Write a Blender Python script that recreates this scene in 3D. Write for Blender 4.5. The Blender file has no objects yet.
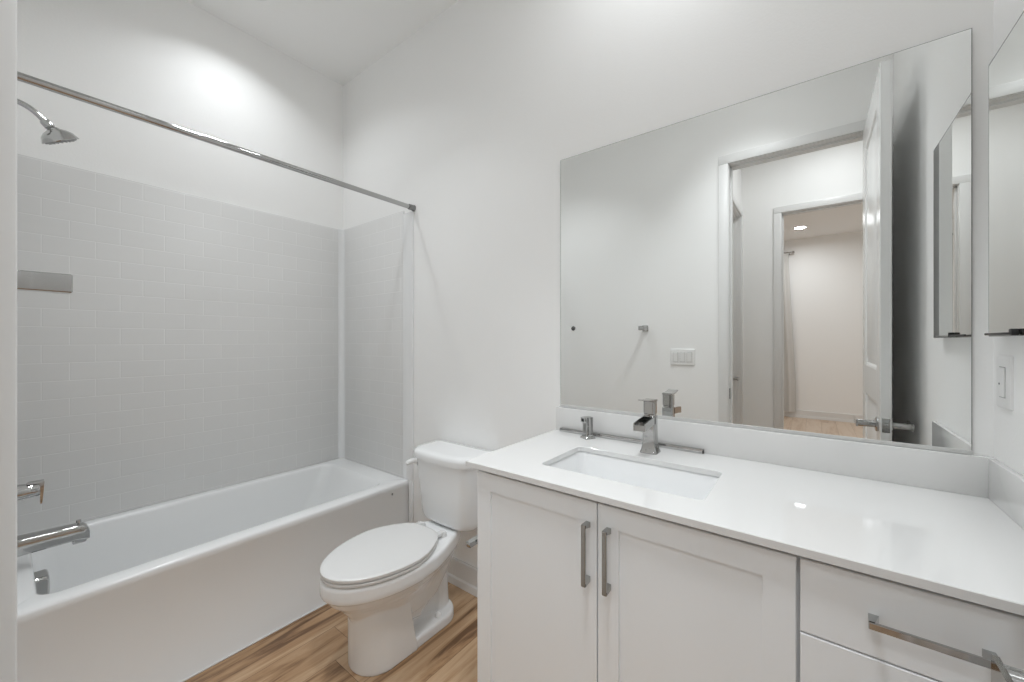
import bpy, bmesh, math, random
from mathutils import Vector, Matrix
random.seed(7)
PI = math.pi
SC = bpy.context.scene
COL = SC.collection

# ------------------------------------------------------------------ camera, world, exposure
cam_d = bpy.data.cameras.new('camera')
cam_d.sensor_width = 36.0
cam_d.lens = 391.3 / 1024.0 * 36.0
cam_d.clip_start = 0.004
cam = bpy.data.objects.new('camera', cam_d)
COL.objects.link(cam)
cam.location = (0.0, 0.0, 1.28)
cam.rotation_euler = (math.radians(90.0), 0.0, math.radians(37.4))
SC.camera = cam
w = bpy.data.worlds.new('world')
SC.world = w
w.use_nodes = True
w.node_tree.nodes['Background'].inputs[0].default_value = (1, 1, 1, 1)
w.node_tree.nodes['Background'].inputs[1].default_value = 0.05
SC.view_settings.view_transform = 'Standard'
SC.view_settings.look = 'None'
SC.view_settings.gamma = 1.0
SC.view_settings.use_curve_mapping = False
SC.view_settings.exposure = 0.06
SC.cycles.max_bounces = 16
SC.cycles.diffuse_bounces = 10
SC.cycles.glossy_bounces = 10
SC.cycles.caustics_reflective = True
SC.cycles.blur_glossy = 0.6
SC.cycles.sample_clamp_indirect = 6.0
SC.cycles.use_denoising = True

# lamp powers (W), beam spreads (degrees) and places
LIGHT_TUB, SPREAD_TUB = 3.2, 130
LIGHT_VANITY, SPREAD_VANITY = 3.4, 175
LIGHT_FILL, SPREAD_FILL = 5.5, 85
FILL_TOILET, SPREAD_TOILET = 3.3, 95
FILL_HALL = 7.3
LIGHT_BEDROOM = 10.8
FILL_AT = (-0.30, 0.45)
HALL_AT = (0.15, -0.80)

# room numbers (metres)
FR = -1.843     # open edge of the tub's end walls
YB = 1.468      # mirror wall
YF = -0.010     # door wall
XL, XR = -2.618, 0.3525
ZC = 3.077
DX0, DX1, DZ = -0.431, 0.268, 2.448     # bathroom door opening
HY = -1.43      # far wall of the hall
HX0, HX1 = -0.533, 1.30
BY = -5.20      # far wall of the bedroom

# ------------------------------------------------------------------ helpers
def wloc(o):
    v = Vector((0, 0, 0))
    while o is not None:
        v = v + o.location
        o = o.parent
    return v

def obj(name, bm, mat, parent=None, local=False, sharp=35.0, smooth=True):
    """links the bmesh as ONE mesh object; world coordinates unless local"""
    if parent is not None and not local:
        bmesh.ops.translate(bm, verts=bm.verts, vec=-wloc(parent))
    bmesh.ops.recalc_face_normals(bm, faces=bm.faces)
    me = bpy.data.meshes.new(name)
    bm.to_mesh(me)
    bm.free()
    if smooth:
        me.polygons.foreach_set('use_smooth', [True] * len(me.polygons))
        me.set_sharp_from_angle(angle=math.radians(sharp))
    me.materials.append(mat)
    o = bpy.data.objects.new(name, me)
    COL.objects.link(o)
    if parent is not None:
        o.parent = parent
    return o

def tag(o, label, cat, group=None):
    o['label'] = label
    o['category'] = cat
    if group:
        o['group'] = group
    return o

def thing(name, label, cat, loc, group=None, rot=(0, 0, 0)):
    o = bpy.data.objects.new(name, None)
    o.empty_display_size = 0.05
    COL.objects.link(o)
    o.location = loc
    o.rotation_euler = rot
    return tag(o, label, cat, group)

def struct(name, bm, mat, parent=None, label=None, cat=None, **k):
    o = obj(name, bm, mat, parent, **k)
    if parent is None:
        o['kind'] = 'structure'
        if label:
            o['label'] = label
            o['category'] = cat
    return o

def dup(root, loc, rot=None, label=None):
    r = root.copy()
    COL.objects.link(r)
    r.location = loc
    if rot is not None:
        r.rotation_euler = rot
    if label:
        r['label'] = label
    for ch in list(root.children):
        c = ch.copy()
        COL.objects.link(c)
        c.parent = r
        for g in list(ch.children):
            d = g.copy()
            COL.objects.link(d)
            d.parent = c
    return r

def box(x0, x1, y0, y1, z0, z1, bev=0.0, seg=2, bm=None):
    t = bmesh.new()
    vs = [t.verts.new((x, y, z)) for x in (x0, x1) for y in (y0, y1) for z in (z0, z1)]
    for f in ((0, 1, 3, 2), (4, 6, 7, 5), (0, 4, 5, 1), (2, 3, 7, 6), (0, 2, 6, 4), (1, 5, 7, 3)):
        t.faces.new([vs[i] for i in f])
    if bev > 0:
        bmesh.ops.bevel(t, geom=list(t.edges), offset=bev, segments=seg, affect='EDGES', profile=0.5)
    if bm is None:
        return t
    join(bm, t)
    return bm

def join(bm, t):
    m = {v: bm.verts.new(v.co) for v in t.verts}
    for f in t.faces:
        try:
            bm.faces.new([m[v] for v in f.verts])
        except ValueError:
            pass
    t.free()
    return bm

def loft(rings, cap0=True, cap1=True, closed=False, bm=None):
    """rings: lists of points, same count, ring loops closed"""
    if bm is None:
        bm = bmesh.new()
    R = [[bm.verts.new(p) for p in r] for r in rings]
    n = len(R[0])
    last = len(R) if closed else len(R) - 1
    for i in range(last):
        a, b = R[i], R[(i + 1) % len(R)]
        for k in range(n):
            bm.faces.new((a[k], a[(k + 1) % n], b[(k + 1) % n], b[k]))
    if not closed:
        if cap0:
            bm.faces.new(list(reversed(R[0])))
        if cap1:
            bm.faces.new(R[-1])
    return bm

def rrect(x0, x1, y0, y1, r, z, n=6):
    pts = []
    for cx, cy, a0 in ((x1 - r, y1 - r, 0), (x0 + r, y1 - r, PI / 2), (x0 + r, y0 + r, PI), (x1 - r, y0 + r, 1.5 * PI)):
        for k in range(n + 1):
            a = a0 + PI / 2 * k / n
            pts.append((cx + r * math.cos(a), cy + r * math.sin(a), z))
    return pts

def lathe(profile, n=32, axis='Z', at=(0, 0, 0), bm=None):
    """profile: (radius, height) list; closed at both ends"""
    rings = []
    for r, h in profile:
        ring = []
        for k in range(n):
            a = 2 * PI * k / n
            c, s = max(r, 1e-5) * math.cos(a), max(r, 1e-5) * math.sin(a)
            p = {'Z': (c, s, h), 'Y': (s, h, c), 'X': (h, c, s)}[axis]
            ring.append((p[0] + at[0], p[1] + at[1], p[2] + at[2]))
        rings.append(ring)
    return loft(rings, bm=bm)

def tube(path, radii, n=16, bm=None, flat=1.0):
    """swept round tube along a path of points"""
    P = [Vector(p) for p in path]
    if not isinstance(radii, (list, tuple)):
        radii = [radii] * len(P)
    rings = []
    up = None
    for i, p in enumerate(P):
        if i == 0:
            t = P[1] - P[0]
        elif i == len(P) - 1:
            t = P[-1] - P[-2]
        else:
            t = (P[i + 1] - P[i]).normalized() + (P[i] - P[i - 1]).normalized()
        t.normalize()
        if up is None:
            up = Vector((0, 0, 1)) if abs(t.z) < 0.9 else Vector((1, 0, 0))
        a = t.cross(up).normalized()
        b = a.cross(t).normalized()
        up = b
        rings.append([tuple(p + (a * math.cos(2 * PI * k / n) + b * (flat * math.sin(2 * PI * k / n))) * radii[i]) for k in range(n)])
    return loft(rings, bm=bm)

def bez(p0, p1, p2, p3, n=12):
    out = []
    for i in range(n + 1):
        t = i / n
        q = [(1 - t) ** 3 * a + 3 * (1 - t) ** 2 * t * b + 3 * (1 - t) * t * t * c + t ** 3 * d for a, b, c, d in zip(p0, p1, p2, p3)]
        out.append(tuple(q))
    return out

# ------------------------------------------------------------------ materials
def mat(name, col, rough=0.5, metal=0.0, coat=0.0, spec=0.5, bump=None, emis=None):
    m = bpy.data.materials.new(name)
    m.use_nodes = True
    nt = m.node_tree
    b = nt.nodes['Principled BSDF']
    b.inputs['Base Color'].default_value = (*col, 1)
    b.inputs['Roughness'].default_value = rough
    b.inputs['Metallic'].default_value = metal
    b.inputs['Specular IOR Level'].default_value = spec
    b.inputs['Coat Weight'].default_value = coat
    b.inputs['Coat Roughness'].default_value = 0.05
    if emis:
        b.inputs['Emission Color'].default_value = (*col, 1)
        b.inputs['Emission Strength'].default_value = emis
    if bump:
        scale, strength, dist, detail = bump
        tc = nt.nodes.new('ShaderNodeTexCoord')
        n = nt.nodes.new('ShaderNodeTexNoise')
        n.inputs['Scale'].default_value = scale
        n.inputs['Detail'].default_value = detail
        bp = nt.nodes.new('ShaderNodeBump')
        bp.inputs['Strength'].default_value = strength
        bp.inputs['Distance'].default_value = dist
        nt.links.new(tc.outputs['Object'], n.inputs['Vector'])
        nt.links.new(n.outputs['Fac'], bp.inputs['Height'])
        nt.links.new(bp.outputs['Normal'], b.inputs['Normal'])
    return m

G = lambda v, k=0.992: (v, v, v * k)
M_WALL = mat('wall_paint', G(0.90), 0.55, bump=(130, 0.12, 0.003, 2.0))
M_CEIL = mat('ceiling_paint', G(0.90), 0.7, bump=(90, 0.15, 0.002, 2.0))
M_TRIM = mat('trim_paint', G(0.76), 0.3)
M_DOOR = mat('door_paint', G(0.80), 0.22)
M_CAB = mat('cabinet_paint', (0.868, 0.888, 0.905), 0.35)
M_GAP_SHADE = mat('gap_shade', G(0.10), 0.8)
M_QUARTZ = mat('white_quartz', G(0.75), 0.035, spec=0.5)
M_CERAMIC = mat('toilet_ceramic', (0.838, 0.846, 0.85), 0.08)
M_SEAT = mat('seat_plastic', G(0.73), 0.22)
M_TUB = mat('tub_acrylic', (0.815, 0.824, 0.828), 0.14)
M_PLASTIC = mat('white_plastic', G(0.82), 0.3)
M_CHROME = mat('chrome', (0.48, 0.48, 0.475), 0.07, metal=1.0)
M_NICKEL = mat('satin_nickel', (0.40, 0.40, 0.39), 0.22, metal=1.0)
M_BLACK = mat('black_metal', (0.02, 0.02, 0.02), 0.35)
M_DARKCH = mat('dark_chrome', (0.25, 0.25, 0.25), 0.15, metal=1.0)
M_MIRROR = mat('mirror_silver', (0.89, 0.90, 0.89), 0.0, metal=1.0)
M_GLASSEDGE = mat('mirror_edge', (0.22, 0.23, 0.22), 0.25)
M_CURTAIN = mat('curtain_linen', (0.62, 0.61, 0.59), 0.9, bump=(300, 0.2, 0.001, 2))
M_LENS = mat('lamp_lens', (1.0, 1.0, 1.0), 0.4, emis=2.5)
M_RUBBER = mat('dark_slot', (0.03, 0.03, 0.03), 0.7)

TILE_T = 0.014
def tile_material():
    m = bpy.data.materials.new('white_subway_tile')
    m.use_nodes = True
    nt = m.node_tree
    N, L = nt.nodes, nt.links
    b = N['Principled BSDF']
    tc = N.new('ShaderNodeTexCoord')
    sx = N.new('ShaderNodeSeparateXYZ')
    add = N.new('ShaderNodeMath'); add.operation = 'ADD'
    cx = N.new('ShaderNodeCombineXYZ')
    geo = N.new('ShaderNodeNewGeometry')
    L.new(geo.outputs['Position'], sx.inputs[0])
    L.new(sx.outputs['X'], add.inputs[0]); L.new(sx.outputs['Y'], add.inputs[1])
    off = N.new('ShaderNodeVectorMath'); off.operation = 'ADD'
    off.inputs[1].default_value = (-0.187 - XL - TILE_T + 1.6 * 10, 0.0785 * 27 - 2.0545 + 0.006, 0)
    L.new(add.outputs[0], cx.inputs['X']); L.new(sx.outputs['Z'], cx.inputs['Y'])
    L.new(cx.outputs[0], off.inputs[0])
    cx = off
    br = N.new('ShaderNodeTexBrick')
    br.offset = 0.5
    br.inputs['Scale'].default_value = 1.0
    br.inputs['Brick Width'].default_value = 0.160
    br.inputs['Row Height'].default_value = 0.0785
    br.inputs['Mortar Size'].default_value = 0.0016
    br.inputs['Mortar Smooth'].default_value = 0.6
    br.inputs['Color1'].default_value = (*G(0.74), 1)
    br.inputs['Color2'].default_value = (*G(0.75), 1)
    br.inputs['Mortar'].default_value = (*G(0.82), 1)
    L.new(cx.outputs[0], br.inputs['Vector'])
    L.new(br.outputs['Color'], b.inputs['Base Color'])
    b.inputs['Roughness'].default_value = 0.30
    br2 = N.new('ShaderNodeTexBrick')
    br2.offset = 0.5
    for k, v in (('Scale', 1.0), ('Brick Width', 0.160), ('Row Height', 0.0785), ('Mortar Size', 0.003), ('Mortar Smooth', 1.0)):
        br2.inputs[k].default_value = v
    L.new(cx.outputs[0], br2.inputs['Vector'])
    bp = N.new('ShaderNodeBump')
    bp.invert = True
    bp.inputs['Strength'].default_value = 0.45
    bp.inputs['Distance'].default_value = 0.0012
    L.new(br2.outputs['Fac'], bp.inputs['Height'])
    L.new(bp.outputs['Normal'], b.inputs['Normal'])
    return m

def wood_material(name, dark, mid, light, gloss=0.42):
    m = bpy.data.materials.new(name)
    m.use_nodes = True
    nt = m.node_tree
    N, L = nt.nodes, nt.links
    b = N['Principled BSDF']
    def math_(op, a, c=None):
        n = N.new('ShaderNodeMath'); n.operation = op
        for i, v in enumerate((a, c)):
            if v is None:
                continue
            if isinstance(v, (int, float)):
                n.inputs[i].default_value = v
            else:
                L.new(v, n.inputs[i])
        return n.outputs[0]
    tc = N.new('ShaderNodeTexCoord')
    sx = N.new('ShaderNodeSeparateXYZ')
    L.new(tc.outputs['Object'], sx.inputs[0])
    PW, PL = 0.182, 1.22
    px = math_('DIVIDE', math_('ADD', sx.outputs['X'], 0.06), PW)
    colm = math_('FLOOR', px)
    wn = N.new('ShaderNodeTexWhiteNoise'); wn.noise_dimensions = '1D'
    L.new(colm, wn.inputs['W'])
    py = math_('ADD', math_('DIVIDE', sx.outputs['Y'], PL), math_('MULTIPLY', wn.outputs['Value'], 7.0))
    row = math_('FLOOR', py)
    cid = N.new('ShaderNodeCombineXYZ')
    L.new(colm, cid.inputs[0]); L.new(row, cid.inputs[1])
    wn2 = N.new('ShaderNodeTexWhiteNoise'); wn2.noise_dimensions = '2D'
    L.new(cid.outputs[0], wn2.inputs['Vector'])
    # grain coordinates: stretched along the plank, shifted per plank
    cg = N.new('ShaderNodeCombineXYZ')
    L.new(math_('MULTIPLY', sx.outputs['X'], 9.0), cg.inputs[0])
    L.new(math_('MULTIPLY', sx.outputs['Y'], 0.9), cg.inputs[1])
    L.new(math_('MULTIPLY', wn2.outputs['Value'], 40.0), cg.inputs[2])
    n1 = N.new('ShaderNodeTexNoise')
    n1.inputs['Scale'].default_value = 1.6; n1.inputs['Detail'].default_value = 7; n1.inputs['Roughness'].default_value = 0.62
    n1.inputs['Distortion'].default_value = 0.9
    L.new(cg.outputs[0], n1.inputs['Vector'])
    cg2 = N.new('ShaderNodeCombineXYZ')
    L.new(math_('MULTIPLY', sx.outputs['X'], 90.0), cg2.inputs[0])
    L.new(math_('MULTIPLY', sx.outputs['Y'], 3.0), cg2.inputs[1])
    L.new(math_('MULTIPLY', wn2.outputs['Value'], 11.0), cg2.inputs[2])
    n2 = N.new('ShaderNodeTexNoise')
    n2.inputs['Scale'].default_value = 1.0; n2.inputs['Detail'].default_value = 4
    L.new(cg2.outputs[0], n2.inputs['Vector'])
    v = math_('ADD', math_('MULTIPLY', n1.outputs['Fac'], 1.5), math_('MULTIPLY', math_('SUBTRACT', n2.outputs['Fac'], 0.5), 0.22))
    v = math_('ADD', v, math_('MULTIPLY', math_('SUBTRACT', wn2.outputs['Value'], 0.5), 0.30))
    v = math_('SUBTRACT', v, 0.25)
    cr = N.new('ShaderNodeValToRGB')
    e = cr.color_ramp.elements
    e[0].position, e[0].color = 0.27, (*dark, 1)
    e[1].position, e[1].color = 0.70, (*light, 1)
    x = cr.color_ramp.elements.new(0.46); x.color = (*mid, 1)
    L.new(v, cr.inputs[0])
    # seams
    fx = math_('ABSOLUTE', math_('SUBTRACT', math_('FRACT', px), 0.5))
    fy = math_('ABSOLUTE', math_('SUBTRACT', math_('FRACT', py), 0.5))
    sm = math_('MAXIMUM', math_('GREATER_THAN', fx, 0.5 - 0.0011 / PW), math_('GREATER_THAN', fy, 0.5 - 0.0011 / PL))
    mx = N.new('ShaderNodeMix'); mx.data_type = 'RGBA'; mx.blend_type = 'MULTIPLY'
    L.new(sm, mx.inputs[0])
    L.new(cr.outputs[0], mx.inputs[6])
    mx.inputs[7].default_value = (0.42, 0.38, 0.34, 1)
    L.new(mx.outputs[2], b.inputs['Base Color'])
    b.inputs['Roughness'].default_value = gloss
    bp = N.new('ShaderNodeBump'); bp.inputs['Strength'].default_value = 0.15; bp.inputs['Distance'].default_value = 0.001
    L.new(n2.outputs['Fac'], bp.inputs['Height'])
    L.new(bp.outputs['Normal'], b.inputs['Normal'])
    return m

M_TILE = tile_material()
M_WOOD = wood_material('oak_plank', (0.15, 0.078, 0.038), (0.385, 0.235, 0.125), (0.54, 0.375, 0.235))
M_WOODL = wood_material('pale_oak_plank', (0.50, 0.36, 0.26), (0.60, 0.46, 0.35), (0.66, 0.53, 0.42))

# ------------------------------------------------------------------ room shell
T = 0.115
struct('floor', box(XL - T, HX1 + T, -1.49, YB + T, -0.06, 0.0), M_WOOD)
struct('floor_bedroom', box(-3.2, 2.0, BY - T, -1.49, -0.06, 0.0), M_WOODL)
struct('ceiling', box(XL - T, HX1 + T, HY - T, YB + T, ZC, ZC + 0.1), M_CEIL)
struct('wall_back', box(XL - T, XR + T, YB, YB + T, 0, ZC), M_WALL)
struct('wall_left', box(XL - T, XL, YF - T, YB, 0, ZC), M_WALL)
struct('wall_right', box(XR, XR + T, YF, YB, 0, ZC), M_WALL)
JT = 0.018      # door jamb thickness
bm = box(XL - T, DX0 - JT, YF - T, YF, 0, ZC)
box(DX1 + JT, HX1, YF - T, YF, 0, ZC, bm=bm)
box(DX0 - JT, DX1 + JT, YF - T, YF, DZ + JT, ZC, bm=bm)
struct('wall_front', bm, M_WALL)
# hall behind the doorway
LD0, LD1 = -1.30, -0.46      # door in the hall's left wall (Y range)
bm = box(HX0 - T, HX0, HY, LD0 - JT, 0, ZC)
box(HX0 - T, HX0, LD1 + JT, YF - T, 0, ZC, bm=bm)
box(HX0 - T, HX0, LD0 - JT, LD1 + JT, DZ + JT, ZC, bm=bm)
struct('wall_hall_left', bm, M_WALL)
struct('wall_hall_right', box(HX1, HX1 + T, HY - T, YF, 0, ZC), M_WALL)
BX0, BX1 = -0.213, 0.56      # doorway from hall to bedroom
bm = box(HX0 - T, BX0 - JT, HY - T, HY, 0, ZC)
box(BX1 + JT, HX1, HY - T, HY, 0, ZC, bm=bm)
box(BX0 - JT, BX1 + JT, HY - T, HY, DZ + JT, ZC, bm=bm)
struct('wall_hall_far', bm, M_WALL)
# bedroom
ZB = 2.985
struct('ceiling_bedroom', box(-3.2, 2.0, BY - T, HY - T, ZB, ZB + 0.1), M_CEIL)
struct('wall_bedroom_back', box(-3.2, 2.0, BY - T, BY, 0, ZB), M_WALL)
struct('wall_bedroom_left', box(-3.2 - T, -3.2, BY - T, HY, 0, ZB), M_WALL)
struct('wall_bedroom_right', box(2.0, 2.0 + T, BY - T, HY, 0, ZB), M_WALL)
bm = box(-3.2, HX0 - T, HY - T, HY - 0.02, 0, ZB)
box(HX1 + T, 2.0, HY - T, HY - 0.02, 0, ZB, bm=bm)
struct('wall_bedroom_front', bm, M_WALL)

# baseboards: board plus a small shoe at the floor, profiled
def baseboard(name, p0, p1, nrm, ht=0.13, parent=None):
    p0, p1, nrm = Vector((*p0, 0)), Vector((*p1, 0)), Vector((*nrm, 0))
    prof = [(0, 0), (0.022, 0), (0.0215, 0.012), (0.018, 0.034), (0.0125, 0.042), (0.0125, ht - 0.006), (0.009, ht), (0, ht)]
    r0 = [tuple(p0 + nrm * a + Vector((0, 0, z))) for a, z in prof]
    r1 = [tuple(p1 + nrm * a + Vector((0, 0, z))) for a, z in prof]
    return struct(name, loft([r0, r1]), M_TRIM, sharp=25)

baseboard('baseboard_back', (FR + 0.001, YB), (-0.842, YB), (0, -1))
baseboard('baseboard_front', (FR + 0.001, YF), (DX0 - 0.064, YF), (0, 1))
baseboard('baseboard_right', (XR, 0.02), (XR, 0.912), (-1, 0))
baseboard('baseboard_hall', (HX0, HY), (BX0 - 0.075, HY), (0, 1))
baseboard('baseboard_bedroom', (-3.2, BY), (2.0, BY), (0, 1))

# door linings and casings
def casing_bm(a0, a1, zt, plane, out, w_=0.057, th=0.0172, rev=0.005, axis='X'):
    """flat casing with an eased edge round an opening a0..a1; plane = wall face, out = +1/-1"""
    bm = bmesh.new()
    def b_(u0, u1, z0, z1):
        p0, p1 = sorted((plane, plane + out * th))
        if axis == 'X':
            box(u0, u1, p0, p1, z0, z1, 0.0025, 2, bm)
        else:
            box(p0, p1, u0, u1, z0, z1, 0.0025, 2, bm)
    b_(a0 - rev - w_, a0 - rev, 0, zt + rev)
    b_(a1 + rev, a1 + rev + w_, 0, zt + rev)
    b_(a0 - rev - w_, a1 + rev + w_, zt + rev, zt + rev + w_)
    return bm

def jamb_bm(a0, a1, zt, y0, y1, stop=None, axis='X'):
    bm = bmesh.new()
    def b_(u0, u1, v0, v1, z0, z1):
        if axis == 'X':
            box(u0, u1, v0, v1, z0, z1, 0.0015, 1, bm)
        else:
            box(v0, v1, u0, u1, z0, z1, 0.0015, 1, bm)
    b_(a0 - JT, a0, y0, y1, 0, zt)
    b_(a1, a1 + JT, y0, y1, 0, zt)
    b_(a0 - JT, a1 + JT, y0, y1, zt, zt + JT)
    if stop:
        s0, s1 = stop
        b_(a0, a0 + 0.011, s0, s1, 0, zt)
        b_(a1 - 0.011, a1, s0, s1, 0, zt)
        b_(a0, a1, s0, s1, zt - 0.011, zt)
    return bm

t1 = struct('trim_1', jamb_bm(DX0, DX1, DZ, YF - T, YF, (YF - 0.078, YF - 0.040)), M_TRIM)
obj('casing', casing_bm(DX0, DX1, DZ, YF, 1), M_TRIM, t1)
obj('casing', casing_bm(DX0, DX1, DZ, YF - T, -1), M_TRIM, t1)
bm = box(DX0 - 0.001, DX0 + 0.0018, YF - 0.036, YF - 0.006, 0.895, 0.965, 0.0006, 1)
obj('strike_plate', bm, M_BLACK, t1)
t2 = struct('trim_2', jamb_bm(BX0, BX1, DZ, HY - T, HY, (HY - 0.07, HY - 0.03)), M_TRIM)
obj('casing', casing_bm(BX0, BX1, DZ, HY, 1), M_TRIM, t2)
obj('casing', casing_bm(BX0, BX1, DZ, HY - T, -1), M_TRIM, t2)
t3 = struct('trim_3', jamb_bm(LD0, LD1, DZ, HX0 - T, HX0, (HX0 - 0.065, HX0 - 0.03), axis='Y'), M_TRIM)
obj('casing', casing_bm(LD0, LD1, DZ, HX0, 1, axis='Y'), M_TRIM, t3)

# ------------------------------------------------------------------ doors
def door_panel_bm(w_, h_, th, panels):
    """slab in local X(width 0..w) Y(thickness 0..th) Z(0..h) with recessed panels and a raised bead on both faces"""
    bm = bmesh.new()
    zs = [0.0]
    for z0, z1 in panels:
        zs += [z0, z1]
    zs.append(h_)
    st = 0.115
    box(0, st, 0, th, 0, h_, 0.001, 1, bm)
    box(w_ - st, w_, 0, th, 0, h_, 0.001, 1, bm)
    for i in range(0, len(zs), 2):
        box(st, w_ - st, 0, th, zs[i], zs[i + 1], 0.0, 1, bm)
    for z0, z1 in panels:
        box(st - 0.002, w_ - st + 0.002, 0.0135, th - 0.0135, z0 - 0.002, z1 + 0.002, 0, 1, bm)
        for f, d in ((0.0, 1), (th, -1)):
            r = []
            for ins, dep in ((0.0, 0.0), (0.010, 0.003), (0.018, 0.009), (0.030, 0.009), (0.050, 0.004)):
                x0, x1, a, b_ = st + ins, w_ - st - ins, z0 + ins, z1 - ins
                y = f + d * dep
                r.append([(x0, y, a), (x1, y, a), (x1, y, b_), (x0, y, b_)])
            loft(r, cap0=False, cap1=True, bm=bm)
    return bm

def lever_bms(sign):
    """lever set on a door face, local: face at y=0, out along +y*sign, lever runs along +x"""
    o = lambda v: v * sign
    rose = lathe([(0.0, 0), (0.031, 0.0), (0.031, o(0.006)), (0.028, o(0.009)), (0.0, o(0.009))], 32, 'Y')
    lev = lathe([(0.0, o(0.008)), (0.0150, o(0.008)), (0.0150, o(0.067)), (0.0145, o(0.0705)), (0.0, o(0.0705))], 32, 'Y')
    ya, yb = sorted((o(0.0665), o(0.0725)))
    r = [[(x, ya + i, -h_), (x, yb - i, -h_), (x, yb - i, h_), (x, ya + i, h_)] for x, h_, i in ((-0.0160, 0.0135, 0.0015), (-0.0150, 0.0150, 0.0), (0.03, 0.0140, 0.0), (0.108, 0.0115, 0.0), (0.112, 0.0095, 0.0015))]
    loft(r, bm=lev)
    return rose, lev

# open bathroom door: hinged on the right jamb, standing at 90 degrees into the room
DW = 0.695
dm = door_panel_bm(DW, 2.428, 0.035, [(0.24, 1.00), (1.14, 2.30)])
# local X -> -Y from the free end, i.e. x=0 is the free (latch) edge at Y=0.70
def to_door(bm):
    for v in bm.verts:
        x, y, z = v.co
        v.co = (0.228 + y, 0.700 - x, z + 0.012)
    return bm
d1 = struct('door_1', to_door(dm), M_DOOR, sharp=20)
def set_lever(parent, face_y, sign, tx, zc, f):
    r, l = lever_bms(sign)
    for b_ in (r, l):
        for v in b_.verts:
            x, y, z = v.co
            v.co = (tx + x, face_y + y, zc + z)
        f(b_)
    obj('lever_rose', r, M_CHROME, parent)
    obj('lever_handle', l, M_CHROME, parent)
set_lever(d1, 0.0, -1, 0.060, 0.912, to_door)
set_lever(d1, 0.035, 1, 0.060, 0.912, to_door)
bm = box(-0.0012, 0.001, 0.005, 0.030, 0.889, 0.947, 0.0005, 1)
box(-0.010, 0.0, 0.011, 0.024, 0.909, 0.927, 0.002, 2, bm)
obj('latch_plate', to_door(bm), M_NICKEL, d1)
for z in (0.22, 1.22, 2.2):
    bm = lathe([(0, z), (0.006, z), (0.006, z + 0.09), (0, z + 0.09)], 12, 'Z', at=(DW + 0.003, 0.037, 0))
    box(DW - 0.001, DW + 0.002, 0.004, 0.036, z, z + 0.09, 0, 1, bm)
    obj('hinge', to_door(bm), M_NICKEL, d1)

# closed door set deep in the hall's left wall
dm = door_panel_bm(LD1 - LD0 - 0.006, 2.432, 0.035, [(0.24, 1.00), (1.14, 2.30)])
def to_hall(bm):
    for v in bm.verts:
        x, y, z = v.co
        v.co = (HX0 - 0.068 - y, LD0 + 0.003 + x, z + 0.012)
    return bm
d2 = struct('door_2', to_hall(dm), M_DOOR, sharp=20)
set_lever(d2, 0.0, -1, 0.062, 0.918, to_hall)

# ------------------------------------------------------------------ recessed ceiling lamps, with added fill
def can(x, y, zc, power, label, spread=170, size=0.13):
    t = thing('recessed_light', label, 'ceiling light', (x, y, zc), 'recessed ceiling lamps')
    ring = lathe([(size / 2 + 0.004, 0.0), (size / 2 + 0.028, 0.0), (size / 2 + 0.026, -0.004), (size / 2 + 0.006, -0.007), (size / 2, -0.002)], 40)
    obj('trim_ring', ring, M_PLASTIC, t, local=True)
    obj('lens', lathe([(0, -0.0005), (size / 2 + 0.002, -0.0005), (size / 2 + 0.002, -0.0022), (0, -0.003)], 40), M_LENS, t, local=True)
    ld = bpy.data.lights.new('lamp', 'AREA')
    ld.shape = 'DISK'
    ld.size = size
    ld.energy = power
    ld.spread = math.radians(spread)
    ld.color = (0.935, 0.972, 1.0)
    lo = bpy.data.objects.new('lamp', ld)
    COL.objects.link(lo)
    lo.parent = t
    lo.location = (0, 0, -0.012)
    return t
can(-2.24, 0.77, ZC, LIGHT_TUB, 'round recessed lamp in the ceiling over the bathtub', SPREAD_TUB)
can(-1.50, 0.65, ZC, FILL_TOILET, 'added round fill lamp in the ceiling over the toilet', SPREAD_TOILET)  # fill lamp added to brighten the tub and toilet side
can(-0.41, 1.17, ZC, LIGHT_VANITY, 'round recessed lamp in the ceiling over the vanity sink', SPREAD_VANITY)
def fill_light(x, y, zc, power, spread=180):  # invented ceiling fill: fan-shaped housing round an added soft lamp
    t = thing('fill_light', 'added square fill light panel in the ceiling near the doorway', 'fill light', (x, y, zc))
    h_, l_ = 0.17, 0.12
    bm = loft([rrect(-h_ + i, h_ - i, -h_ + i, h_ - i, 0.03, z, 6) for i, z in ((0, 0), (0, -0.006), (0.012, -0.018), (0.028, -0.021), (0.046, -0.021), (0.046, -0.014))], cap1=True)
    obj('fill_frame', bm, M_PLASTIC, t, local=True)
    obj('lens', loft([rrect(-l_ + i, l_ - i, -l_ + i, l_ - i, 0.015, z, 6) for i, z in ((0, -0.013), (0, -0.019), (0.006, -0.021))]), M_LENS, t, local=True)
    ld = bpy.data.lights.new('lamp', 'AREA')
    ld.shape = 'SQUARE'
    ld.size = 2 * l_
    ld.energy = power
    ld.spread = math.radians(spread)
    ld.color = (0.935, 0.972, 1.0)
    lo = bpy.data.objects.new('lamp', ld)
    COL.objects.link(lo)
    lo.parent = t
    lo.location = (0, 0, -0.026)
fill_light(*FILL_AT, ZC, LIGHT_FILL, SPREAD_FILL)
can(*HALL_AT, ZC, FILL_HALL, 'added round fill lamp in the ceiling of the hall')  # hall fill added for brightness, out of view
can(-0.13, -4.35, ZB, LIGHT_BEDROOM, 'bright recessed lamp in the bedroom ceiling, seen in the mirror through the doorways')
can(1.1, -3.2, ZB, LIGHT_BEDROOM, 'added fill lamp in the bedroom ceiling, right of the doorway')  # unseen extra lamp, added to raise the light level
can(-2.0, -3.2, ZB, LIGHT_BEDROOM, 'added fill lamp in the bedroom ceiling, left of the doorway')  # second unseen lamp added as fill, across the bedroom

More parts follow.
